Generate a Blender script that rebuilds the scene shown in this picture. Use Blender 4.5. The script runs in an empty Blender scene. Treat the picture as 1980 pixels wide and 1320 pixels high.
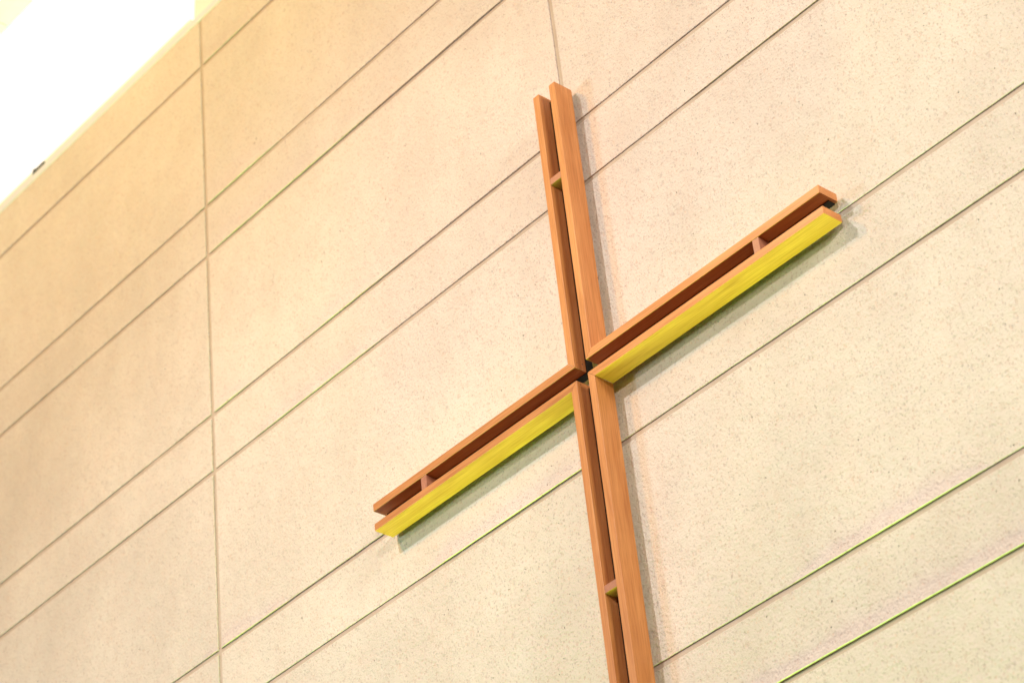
import bpy, bmesh, math, random
from mathutils import Vector, Matrix, noise as mnoise
random.seed(7)
S = bpy.context.scene
COL = S.collection

# ------------------------------------------------------------------ camera
cd = bpy.data.cameras.new('camera'); cam = bpy.data.objects.new('camera', cd); COL.objects.link(cam)
RIGHT = Vector((0.6528490680, 0.7515375678, -0.0947595829))
DOWN = Vector((-0.4836098257, 0.3172462163, -0.8157673533))
FWD = Vector((-0.5830176935, 0.5783996217, 0.5705648488))
M = Matrix((RIGHT, -DOWN, -FWD)).transposed().to_4x4()
M.translation = Vector((5.570835738, -6.0, -6.417560809))
cam.matrix_world = M
cd.sensor_width = 36.0
cd.lens = 4828.45 / 1980 * 36.0
cd.clip_start = 0.1; cd.clip_end = 200
cd.dof.use_dof = True
cd.dof.focus_distance = 9.75
cd.dof.aperture_fstop = 2.4
S.camera = cam

# ------------------------------------------------------------------ world and light
W = bpy.data.worlds.new('World'); S.world = W; W.use_nodes = True
bg = W.node_tree.nodes['Background']
bg.inputs[0].default_value = (1.0, 0.97, 0.92, 1); bg.inputs[1].default_value = 0.035


def aim(o, target):
    d = Vector(target) - o.location
    o.rotation_euler = d.to_track_quat('-Z', 'Y').to_euler()


def spot(name, loc, target, power, color, radius, size_deg, blend):
    l = bpy.data.lights.new(name, 'SPOT'); l.energy = power; l.color = color
    l.shadow_soft_size = radius; l.spot_size = math.radians(size_deg); l.spot_blend = blend
    o = bpy.data.objects.new(name, l); COL.objects.link(o); o.location = loc; aim(o, target); return o


def area(name, loc, target, power, color, sx, sy):
    l = bpy.data.lights.new(name, 'AREA'); l.energy = power; l.color = color
    l.shape = 'RECTANGLE'; l.size = sx; l.size_y = sy
    o = bpy.data.objects.new(name, l); COL.objects.link(o); o.location = loc; aim(o, target); return o


def rgbp(r, g, b):
    m = max(r, g, b); return m, (r / m, g / m, b / m)


p, c = rgbp(3290, 3360, 3360)
spot('key_spotlight', (-2.1, -9.7, 5.4), (0.2, 0, -4.98), p, c, 0.17, 63.2, 1.0)
p, c = rgbp(455, 423, 385)
area('upper_right_lamp', (6.5, -7.0, 0.8), (4.0, 0, -4.0), p, c, 0.9, 0.5)
p, c = rgbp(500, 490, 428)
area('right_side_lamp', (9.5, -2.7, 1.6), (-.5, 0, -1), p, c, 2.0, 2.0)
p, c = rgbp(368, 150, 8)
area('warm_ceiling_lamp', (-3.2, -6.5, 4.1), (-3.4, 0, 1.2), p, c, .7, .7)
p, c = rgbp(880, 1950, 170)
area('green_uplight', (-.5, -.28, -10.0), (-.5, -.05, -1), p, c, 3.0, 0.4)
p, c = rgbp(190, 262, 310)
area('low_left_fill', (-6.2, -7.5, -0.4), (-4.4, 0, -.8), p, c, 1.0, 1.0)  # added cool fill to brighten the lower-left wall, stands for no known fixture

S.view_settings.view_transform = 'Standard'; S.view_settings.look = 'None'
S.view_settings.exposure = 0.0; S.view_settings.gamma = 1.0
S.view_settings.use_curve_mapping = False

# ------------------------------------------------------------------ helpers


def tag(o, label, cat, group=None, kind=None):
    if label: o['label'] = label
    if cat: o['category'] = cat
    if group: o['group'] = group
    if kind: o['kind'] = kind
    return o


def link(name, bm, mat, parent=None):
    me = bpy.data.meshes.new(name); bm.normal_update(); bm.to_mesh(me); bm.free()
    me.materials.append(mat)
    o = bpy.data.objects.new(name, me); COL.objects.link(o)
    if parent: o.parent = parent
    return o


def empty(name, loc=(0, 0, 0)):
    o = bpy.data.objects.new(name, None); o.location = loc; COL.objects.link(o); o.empty_display_size = .1
    return o


def add_box(bm, x0, x1, y0, y1, z0, z1):
    vs = [bm.verts.new((x, y, z)) for x in (x0, x1) for y in (y0, y1) for z in (z0, z1)]
    for f in ((0, 1, 3, 2), (4, 6, 7, 5), (0, 4, 5, 1), (2, 3, 7, 6), (0, 2, 6, 4), (1, 5, 7, 3)):
        bm.faces.new([vs[i] for i in f])
    bmesh.ops.recalc_face_normals(bm, faces=bm.faces)


def prism_xz(poly, y0, y1, bev=0.0):
    """a timber cut to a polygon in the wall's plane, y0 front, y1 back"""
    bm = bmesh.new()
    a = [bm.verts.new((x, y0, z)) for x, z in poly]; b = [bm.verts.new((x, y1, z)) for x, z in poly]
    n = len(poly)
    bm.faces.new(a); bm.faces.new(b[::-1])
    for i in range(n):
        bm.faces.new((a[i], b[i], b[(i + 1) % n], a[(i + 1) % n]))
    bmesh.ops.recalc_face_normals(bm, faces=bm.faces)
    if bev:
        bmesh.ops.bevel(bm, geom=list(bm.edges), offset=bev, segments=2, profile=.6, affect='EDGES')
    return bm


class NT:
    def __init__(s, name):
        s.m = bpy.data.materials.new(name); s.m.use_nodes = True; s.t = s.m.node_tree
        s.b = s.t.nodes['Principled BSDF']

    def n(s, kind, **kw):
        nd = s.t.nodes.new(kind)
        for k, v in kw.items():
            if k in nd.bl_rna.properties.keys(): setattr(nd, k, v)
            else: nd.inputs[k.replace('_', ' ')].default_value = v
        return nd

    def l(s, a, b): s.t.links.new(a, b)

    def ramp(s, src, stops, interp='LINEAR'):
        r = s.t.nodes.new('ShaderNodeValToRGB'); r.color_ramp.interpolation = interp
        els = r.color_ramp.elements
        while len(els) < len(stops): els.new(0.5)
        for e, (p, c) in zip(els, stops):
            e.position = p; e.color = (c, c, c, 1) if isinstance(c, (int, float)) else (*c, 1)
        s.l(src, r.inputs[0]); return r.outputs[0]

    def mix(s, fac, a, b, mode='MIX'):
        m = s.t.nodes.new('ShaderNodeMix'); m.data_type = 'RGBA'; m.blend_type = mode
        for i, v in ((0, fac), (6, a), (7, b)):
            if hasattr(v, 'links'): s.l(v, m.inputs[i])
            elif i == 0: m.inputs[0].default_value = v
            else: m.inputs[i].default_value = (*v, 1) if len(v) == 3 else v
        return m.outputs[2]

    def math(s, op, a, b=0.0, c=None):
        m = s.t.nodes.new('ShaderNodeMath'); m.operation = op
        for i, v in ((0, a), (1, b), (2, c)):
            if v is None: continue
            if hasattr(v, 'links'): s.l(v, m.inputs[i])
            else: m.inputs[i].default_value = v
        return m.outputs[0]

    def noise(s, vec, scale, detail=3, rough=.5, dist=0.0):
        n = s.n('ShaderNodeTexNoise', Scale=scale, Detail=detail, Roughness=rough, Distortion=dist)
        s.l(vec, n.inputs['Vector']); return n.outputs[0]

    def mapping(s, vec, scale=(1, 1, 1), loc=(0, 0, 0)):
        m = s.n('ShaderNodeMapping'); m.inputs['Scale'].default_value = scale
        m.inputs['Location'].default_value = loc
        s.l(vec, m.inputs['Vector']); return m.outputs[0]

    def voro(s, vec, scale, smooth=False):
        v = s.n('ShaderNodeTexVoronoi', Scale=scale)
        s.l(vec, v.inputs['Vector']); return v


def stone_material():
    k = NT('pebbled_limestone')
    geo = k.n('ShaderNodeNewGeometry')
    info = k.n('ShaderNodeObjectInfo')
    pos = geo.outputs['Position']
    # distort coordinates a little so chips are irregular
    nz = k.n('ShaderNodeTexNoise', Scale=55.0, Detail=2.0); k.l(pos, nz.inputs['Vector'])
    off = k.n('ShaderNodeVectorMath', operation='MULTIPLY_ADD')
    k.l(nz.outputs['Color'], off.inputs[0]); off.inputs[1].default_value = (.013, .013, .013)
    k.l(pos, off.inputs[2])
    P = k.mapping(off.outputs[0], (1, 1, .72))
    big = k.noise(pos, 1.1, 3, .55)
    mid = k.noise(pos, 6.0, 4, .6)
    base = k.mix(k.ramp(big, [(.3, 0.), (.7, 1.)]), (.738, .624, .528), (.806, .696, .598))
    base = k.mix(k.ramp(mid, [(.35, 0.), (.7, .45)]), base, (.765, .600, .500))
    cloudy = k.noise(k.mapping(pos, (1.3, 1, .8), (2, 5, 3)), 2.7, 4, .6)
    base = k.mix(1.0, base, k.ramp(cloudy, [(.30, .925), (.66, 1.025)]), 'MULTIPLY')
    hts = []

    def chips(sc, thr, cols, strength, rmin, rmax, shift):
        nonlocal base
        v = k.voro(k.mapping(P, (1, 1, 1), shift), sc)
        sep = k.n('ShaderNodeSeparateColor'); k.l(v.outputs['Color'], sep.inputs[0])
        exist = k.math('GREATER_THAN', sep.outputs[0], thr)
        rad = k.math('MULTIPLY_ADD', sep.outputs[1], rmax - rmin, rmin)
        inside = k.ramp(k.math('SUBTRACT', rad, v.outputs['Distance']), [(0.0, 0.), (.09, 1.)])
        mask = k.math('MULTIPLY', inside, exist)
        colr = k.ramp(sep.outputs[2], cols, 'CONSTANT')
        base = k.mix(k.math('MULTIPLY', mask, strength), base, colr)
        return mask
    chipc = [(0, (.66, .50, .42)), (.25, (.62, .44, .36)), (.45, (.60, .50, .43)), (.6, (.74, .52, .40)),
             (.75, (.54, .43, .38)), (.9, (.78, .70, .60))]
    m1 = chips(46, .25, chipc, .50, .14, .50, (0, 0, 0))
    m2 = chips(92, .20, chipc, .62, .14, .48, (3, 1, 2))
    chips(17, .80, [(0, (.64, .52, .44)), (.5, (.70, .53, .42))], .35, .10, .34, (8, 3, 1))
    dkc = [(0, (.36, .28, .22)), (.4, (.30, .25, .21)), (.7, (.42, .30, .24))]
    m3 = chips(24, .955, dkc, .75, .06, .24, (5, 2, 7))
    # pits, gathered into patches
    patch = k.noise(pos, 1.7, 2, .5)
    pthr = k.ramp(patch, [(.38, .985), (.62, .86)])
    v = k.voro(k.mapping(P, (1, 1, 1), (9, 4, 1)), 85)
    sep = k.n('ShaderNodeSeparateColor'); k.l(v.outputs['Color'], sep.inputs[0])
    ex = k.math('GREATER_THAN', sep.outputs[0], pthr)
    rad = k.math('MULTIPLY_ADD', k.math('POWER', sep.outputs[1], 2.5), .30, .06)
    pit = k.math('MULTIPLY', k.ramp(k.math('SUBTRACT', rad, v.outputs['Distance']), [(0, 0.), (.10, 1.)]), ex)
    base = k.mix(k.math('MULTIPLY', pit, .92), base, (.12, .09, .065))
    fine = k.noise(pos, 260, 3, .6)
    base = k.mix(.55, base, k.ramp(fine, [(.3, .86), (.7, 1.05)]), 'MULTIPLY')
    # slab to slab tone
    tone = k.math('MULTIPLY_ADD', info.outputs['Random'], .07, .955)
    tc = k.n('ShaderNodeCombineColor')
    for i in range(3): k.l(tone, tc.inputs[i])
    base = k.mix(1.0, base, tc.outputs[0], 'MULTIPLY')
    k.l(base, k.b.inputs['Base Color'])
    k.b.inputs['Roughness'].default_value = .55
    k.b.inputs['Specular IOR Level'].default_value = .35
    # relief
    h = k.math('MULTIPLY_ADD', k.noise(pos, 88, 4, .62), .70, k.math('MULTIPLY', k.math('ADD', m1, m2), -.09))
    h = k.math('MULTIPLY_ADD', k.noise(pos, 14, 3, .5), .9, h)
    h = k.math('SUBTRACT', h, k.math('MULTIPLY', pit, 1.1))
    bp = k.n('ShaderNodeBump', Strength=1.0, Distance=.0080); k.l(h, bp.inputs['Height'])
    k.l(bp.outputs[0], k.b.inputs['Normal'])
    return k.m


def mortar_material():
    k = NT('joint_mortar')
    pos = k.n('ShaderNodeNewGeometry').outputs['Position']
    n1 = k.noise(pos, 9, 4, .6)
    k.l(k.mix(k.ramp(n1, [(.3, 0.), (.7, 1.)]), (.50, .39, .28), (.60, .48, .37)), k.b.inputs['Base Color'])
    k.b.inputs['Roughness'].default_value = .9
    bp = k.n('ShaderNodeBump', Strength=.6, Distance=.002); k.l(k.noise(pos, 200, 3), bp.inputs['Height'])
    k.l(bp.outputs[0], k.b.inputs['Normal'])
    return k.m


def wood_material(name, axis, c1, c2, cd_):
    """axis: grain direction 0 = x, 2 = z"""
    k = NT(name)
    pos = k.n('ShaderNodeNewGeometry').outputs['Position']
    rnd = k.n('ShaderNodeObjectInfo').outputs['Random']
    add = k.n('ShaderNodeVectorMath', operation='ADD'); k.l(pos, add.inputs[0])
    cmb = k.n('ShaderNodeCombineXYZ')
    for i in range(3): k.l(k.math('MULTIPLY', rnd, 13.7 + 5 * i), cmb.inputs[i])
    k.l(cmb.outputs[0], add.inputs[1]); p = add.outputs[0]
    sc = [1, 1, 1]; sc[axis] = .07
    g1 = k.noise(k.mapping(p, tuple(28 * v for v in sc)), 1.0, 4, .6, .6)
    sc2 = [1, 1, 1]; sc2[axis] = .03
    g2 = k.noise(k.mapping(p, tuple(190 * v for v in sc2)), 1.0, 3, .6)
    cloud = k.noise(k.mapping(p, tuple(9 * (v if v == 1 else .3) for v in sc)), 1.0, 3, .6)
    base = k.mix(k.ramp(g1, [(.32, 0.), (.68, 1.)]), c1, c2)
    base = k.mix(k.ramp(cloud, [(.45, 0.), (.70, .75)]), base, c2)
    base = k.mix(k.ramp(g2, [(.34, .50), (.55, 0.)]), base, cd_)
    # a few resin streaks
    sc3 = [1, 1, 1]; sc3[axis] = .10
    st = k.noise(k.mapping(p, tuple(17 * v for v in sc3), (4, 8, 2)), 1.0, 2, .5)
    base = k.mix(k.ramp(st, [(.64, 0.), (.74, .70)]), base, cd_)
    tone = k.math('MULTIPLY_ADD', rnd, .12, .93)
    tc = k.n('ShaderNodeCombineColor')
    for i in range(3): k.l(tone, tc.inputs[i])
    base = k.mix(1.0, base, tc.outputs[0], 'MULTIPLY')
    k.l(base, k.b.inputs['Base Color'])
    k.b.inputs['Roughness'].default_value = .42
    k.b.inputs['Specular IOR Level'].default_value = .4
    bp = k.n('ShaderNodeBump', Strength=.35, Distance=.0008); k.l(g2, bp.inputs['Height'])
    k.l(bp.outputs[0], k.b.inputs['Normal'])
    return k.m


def plain(name, col, rough=.6, scale=8, var=.06, emit=0.0):
    k = NT(name)
    pos = k.n('ShaderNodeNewGeometry').outputs['Position']
    n1 = k.noise(pos, scale, 3, .6)
    lo = tuple(c * (1 - var) for c in col)
    c = k.mix(k.ramp(n1, [(.3, 0.), (.7, 1.)]), lo, col)
    k.l(c, k.b.inputs['Base Color']); k.b.inputs['Roughness'].default_value = rough
    if emit:
        k.l(c, k.b.inputs['Emission Color']); k.b.inputs['Emission Strength'].default_value = emit
    return k.m


STONE = stone_material(); MORTAR = mortar_material()
WC = ((.70, .295, .100), (.56, .205, .060), (.38, .115, .028))
WOOD_X = wood_material('orange_timber_level', 0, *WC)
WOOD_Z = wood_material('orange_timber_upright', 2, *WC)
WOOD_S = wood_material('pink_timber_block', 1, (.50, .205, .12), (.43, .17, .095), (.33, .12, .07))
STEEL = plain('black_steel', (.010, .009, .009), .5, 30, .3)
DARK = plain('deep_slit', (.30, .20, .14), .9)
CAPM = plain('cream_cap_paint', (.76, .73, .80), .6)
CREAM = plain('cream_plaster', (.72, .84, .80), .7, 5, .02)
WHITE = plain('white_plaster', (.86, .87, .85), .7, 5, .01)

# ------------------------------------------------------------------ the stone wall
wall = empty('stone_wall', (0, 0, -4.6))
tag(wall, 'pale pebbled limestone wall in alternating tall and narrow courses behind the wooden cross', 'wall')


def wpart(o):
    o.parent = wall; o.matrix_parent_inverse = Matrix.Translation((0, 0, 4.6)); return o


GW = 0.024           # joint width
XJ = [-5.151, -2.5757, 0.0, 2.576, 4.2]
ZL = [2.872, 2.5484, 1.5966, 1.2804, .3199, 0.0, -.9639, -1.2857, -2.2576, -2.5773, -3.54, -3.86, -4.6]


def jit(a, seed, amp):
    v = mnoise.noise(Vector((a * 3.1, seed, 0))) * .55 + mnoise.noise(Vector((a * 17, seed, 5))) * .45 \
        + mnoise.noise(Vector((a * 70, seed, 9))) * .35
    c = mnoise.noise(Vector((a * 9.3, seed, 21)))
    chip = max(0.0, c - .42) * 9 * abs(mnoise.noise(Vector((a * 60, seed, 33))))
    return amp * v, amp * chip


# stretches of joint (height, from x, to x, size) where the upper slab is shaped a few mm proud so its lip catches the green light
PROUD_LIPS = [(2.5484, -2.70, -2.0, .007), (1.5966, -2.72, -1.9, .009), (1.2804, -2.60, -.2, .009), (.3199, -2.75, -2.2, .007),
        (.3199, -1.9, -1.0, .006), (0.0, -2.3, -1.2, .006), (0.0, .6, 1.6, .005), (-.9639, -2.75, -2.0, .007),
        (-1.2857, -1.2, -.02, .007), (-2.2576, .7, 1.7, .008), (-2.5773, .2, 2.2, .0080)]


def slab(x0, x1, z0, z1, seed):
    """one sawn slab: slightly ragged arrises, front face at y=0"""
    step = .012
    pts = []

    def run(ax, a0, a1, fix, inward, sd):
        n = max(2, int(abs(a1 - a0) / step))
        for i in range(n):
            a = a0 + (a1 - a0) * i / n
            v, ch = jit(a, sd, .0013)
            e = min(1.0, min(i, n - i) / 2)
            d = (v + ch) * e
            lip_out = 0.0
            if ax == 'x' and inward > 0:
                lip_out = 0.0
                for zj, xa, xb, amt in PROUD_LIPS:
                    if abs(fix - zj) < .01:
                        t = max(0.0, min(1.0, (a - xa) / .25, (xb - a) / .25))
                        lip_out = max(lip_out, amt * t * .5)
                lip_out *= e * (1 + .5 * mnoise.noise(Vector((a * 6, sd, 50))))
            ins = .0014 + abs(v) * .6 * e + ch * .5 * e + lip_out * 9
            yd = .0016 if lip_out < 1e-5 else .0016 * max(0, 1 - lip_out / .001) - lip_out * .75
            if ax == 'x': pts.append(((a, fix + inward * d), (0, inward * ins), yd))
            else: pts.append(((fix + inward * d, a), (inward * ins, 0), yd))
    run('x', x0, x1, z0, 1, seed + .1)
    run('z', z0, z1, x1, -1, seed + .3)
    run('x', x1, x0, z1, -1, seed + .5)
    run('z', z1, z0, x0, 1, seed + .7)
    bm = bmesh.new()
    A, B, C = [], [], []
    for (x, z), (dx, dz), yd in pts:
        B.append(bm.verts.new((x, yd, z))); C.append(bm.verts.new((x, .032, z)))
        A.append(bm.verts.new((min(max(x + dx, x0 + .0016), x1 - .0016), 0, min(max(z + dz, z0 + .0016), z1 - .0016))))
    n = len(pts)
    bm.faces.new(A)
    for i in range(n):
        j = (i + 1) % n
        bm.faces.new((A[i], A[j], B[j], B[i])); bm.faces.new((B[i], B[j], C[j], C[i]))
    bmesh.ops.recalc_face_normals(bm, faces=bm.faces)
    return bm


for r in range(len(ZL) - 1):
    for c in range(len(XJ) - 1):
        # the dark arris line of each joint is the lower edge of the slab above it
        top = ZL[r] - (GW if r else 0); bot = ZL[r + 1]
        x0 = XJ[c] + GW * .5; x1 = XJ[c + 1] - GW * .5
        wpart(link('stone_slab', slab(x0, x1, bot, top, r * 7.7 + c * 3.1), STONE))

# mortar: strips of slightly varying depth, stopping short of the slab above
bm = bmesh.new()
for r in range(1, len(ZL) - 1):
    z1 = ZL[r] - .0007; z0 = ZL[r] - GW - .006
    n = 700; prev = None
    for i in range(n + 1):
        x = XJ[0] + (XJ[-1] - XJ[0]) * i / n
        y = .0060 + .0028 * mnoise.noise(Vector((x * .9, r * 3.3, 1))) + .0007 * mnoise.noise(Vector((x * 11, r, 2)))
        row = [bm.verts.new((x, .031, z1)), bm.verts.new((x, y + .0004, z1)), bm.verts.new((x, y, z1 - .002)), bm.verts.new((x, y, z0))]
        if prev:
            for q in range(3): bm.faces.new((prev[q], prev[q + 1], row[q + 1], row[q]))
        prev = row
for c in range(1, len(XJ) - 1):
    xa, xb = XJ[c] - GW * .5 + .0030, XJ[c] + GW * .5 + .004
    n = 500; prev = None
    for i in range(n + 1):
        z = ZL[-1] + (ZL[0] - ZL[-1]) * i / n
        y = .0055 + .0030 * mnoise.noise(Vector((z * .9, c * 5.3, 7)))
        row = [bm.verts.new((xa, .031, z)), bm.verts.new((xa, y, z)), bm.verts.new((xb, y, z))]
        if prev:
            for q in range(2): bm.faces.new((prev[q], prev[q + 1], row[q + 1], row[q]))
        prev = row
bmesh.ops.recalc_face_normals(bm, faces=bm.faces)
wpart(link('joint_mortar', bm, MORTAR))
bm = bmesh.new(); add_box(bm, XJ[0], XJ[-1], .0325, .20, ZL[-1], ZL[0] - .002)
wpart(link('wall_core', bm, DARK))
bm = bmesh.new(); add_box(bm, XJ[0], XJ[-1], -.003, .26, ZL[0] + .0006, ZL[0] + .050)
bmesh.ops.bevel(bm, geom=list(bm.edges), offset=.003, segments=2, affect='EDGES')
wpart(link('coping', bm, CAPM))

# ------------------------------------------------------------------ above the wall
ZC = ZL[0] + .052
win = empty('clerestory_window', (-3.6, .10, ZC))
tag(win, 'overexposed white clerestory window above the left end of the stone wall', 'window')


def at(o, root):
    o.parent = root; o.matrix_parent_inverse = Matrix.Translation(-root.location); return o


GLOW = plain('daylit_blind_fabric', (.80, .82, .94), .8, 3, .015, 0.5)
bm = bmesh.new(); add_box(bm, -5.2, -2.50, .032, .038, ZC + .02, 4.42); at(link('blind', bm, GLOW), win)
bm = bmesh.new(); add_box(bm, -5.2, -2.672, .006, .05, ZC, ZC + .034)
at(link('sill', bm, plain('grey_green_metal', (.78, .84, .80), .5)), win)
bm = bmesh.new()
add_box(bm, -4.24, -4.13, -.001, .004, ZC + .0, ZC + .026)
add_box(bm, -4.25, -4.23, -.0025, .006, ZC + .0, ZC + .034)
at(link('latch', bm, plain('dark_bracket', (.09, .085, .08), .5)), win)

bm = prism_xz([(-2.662, ZC), (4.2, ZC), (4.2, 4.6), (-2.55, 4.6)], .024, .26)
o = link('upper_wall', bm, CREAM); tag(o, 'plain cream plaster wall strip above the coping, right of the white window', 'wall')
k = NT('perforated_ceiling_tile')
pos = k.n('ShaderNodeNewGeometry').outputs['Position']
v = k.voro(pos, 28); v.inputs['Randomness'].default_value = 0.0
hole = k.ramp(v.outputs['Distance'], [(.18, 1.), (.24, 0.)])
k.l(k.mix(k.math('MULTIPLY', hole, .35), (.86, .78, .88), (.78, .70, .80)), k.b.inputs['Base Color'])
k.b.inputs['Roughness'].default_value = .8
bm = bmesh.new()
for i in range(6):
    for j in range(4):
        add_box(bm, -7.0 + i * 1.2, -5.808 + i * 1.2, .030 - (j + 1) * 1.2, .022 - j * 1.2, 4.36, 4.40)
o = link('ceiling', bm, k.m); o['kind'] = 'structure'

# ------------------------------------------------------------------ the cross
X1, X2, X3, X4 = -.0629, -.0275, .0370, .0721
Z1, Z2, Z3, Z4 = -.9007, -.9361, -.9978, -1.0320
YF, YR = -.1184, -.0200
ZT, XL, XR, ZB = .4737, -1.2993, 1.2970, -3.62
CX, CZ = (X1 + X4) / 2, (Z1 + Z4) / 2
cross = empty('wooden_cross', (CX, YR, CZ))
tag(cross, 'large orange timber cross of paired slats with mitred centre, hung on the stone wall', 'cross')


def cp(o, label=None):
    at(o, cross)
    if label: o['label'] = label
    return o


G = .0004   # half the hairline at each mitre
BV = .0012
frames = [
    # upright slat, level slat of each L-shaped corner
    ([(X1, ZT), (X2, ZT), (X2, Z2 + G), (X1, Z1 + G)], [(XL, Z1), (XL, Z2), (X2 - G, Z2), (X1 - G, Z1)]),
    ([(X3, ZT), (X4, ZT), (X4, Z1 + G), (X3, Z2 + G)], [(XR, Z1), (XR, Z2), (X3 + G, Z2), (X4 + G, Z1)]),
    ([(X3, ZB), (X4, ZB), (X4, Z4 - G), (X3, Z3 - G)], [(XR, Z3), (XR, Z4), (X4 + G, Z4), (X3 + G, Z3)]),
    ([(X1, ZB), (X2, ZB), (X2, Z3 - G), (X1, Z4 - G)], [(XL, Z3), (XL, Z4), (X1 - G, Z4), (X2 - G, Z3)]),
]
for up, lv in frames:
    cp(link('upright_slat', prism_xz(up, YF, YR, BV), WOOD_Z))
    cp(link('level_slat', prism_xz(lv, YF, YR, BV), WOOD_X))

# spacer blocks between the pairs
SD = .062


def spacer(x0, x1, z0, z1):
    bm = bmesh.new(); add_box(bm, x0, x1, YF + .0015, YF + SD, z0, z1)
    bmesh.ops.bevel(bm, geom=list(bm.edges), offset=.0008, segments=1, affect='EDGES')
    cp(link('spacer_block', bm, WOOD_S))


e = .0002
spacer(X2 + e, X3 - e, -.0200, .0125)
spacer(X2 + e, X3 - e, -1.9500, -1.9178)
spacer(X2 + e, X3 - e, -3.30, -3.268)
spacer(.9512, .9830, Z3 + e, Z2 - e)
spacer(-.9860, -.9512, Z3 + e, Z2 - e)

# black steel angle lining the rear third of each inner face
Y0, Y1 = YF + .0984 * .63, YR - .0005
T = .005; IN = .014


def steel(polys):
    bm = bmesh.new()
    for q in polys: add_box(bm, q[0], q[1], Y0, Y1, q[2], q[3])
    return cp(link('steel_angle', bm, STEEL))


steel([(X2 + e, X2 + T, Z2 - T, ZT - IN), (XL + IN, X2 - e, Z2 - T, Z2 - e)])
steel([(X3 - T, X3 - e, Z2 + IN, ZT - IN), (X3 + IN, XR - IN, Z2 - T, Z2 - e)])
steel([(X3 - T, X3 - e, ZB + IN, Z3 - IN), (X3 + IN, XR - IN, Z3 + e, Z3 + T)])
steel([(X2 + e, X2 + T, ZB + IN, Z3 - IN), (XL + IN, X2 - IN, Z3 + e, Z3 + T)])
# short pegs carrying the cross off the wall
for (x, z) in ((X2 - .012, .2), (X3 + .012, -.5), (X2 - .012, -1.6), (X3 + .012, -2.4), (X2 - .012, -3.2), (.7, Z2 + .015), (-.7, Z2 + .015)):
    bm = bmesh.new()
    bmesh.ops.create_cone(bm, cap_ends=True, segments=16, radius1=.007, radius2=.007, depth=.03,
                          matrix=Matrix.Translation((x, -.010, z)) @ Matrix.Rotation(math.pi / 2, 4, 'X'))
    cp(link('mounting_peg', bm, STEEL))


# nail holes, drawn as small dark discs on the sides next to the centre
def nail(x, y, z, r):
    bm = bmesh.new()
    bmesh.ops.create_cone(bm, cap_ends=True, segments=12, radius1=r, radius2=r * .7, depth=.0012,
                          matrix=Matrix.Translation((x, y, z)) @ Matrix.Rotation(math.pi / 2, 4, 'Y'))
    cp(link('nail_hole', bm, STEEL))


nail(X2 + .0003, YF + .017, Z2 + .030, .0016)
nail(X2 + .0003, YF + .045, Z2 + .032, .0028)
nail(X2 + .0003, YF + .021, Z3 - .012, .0022)
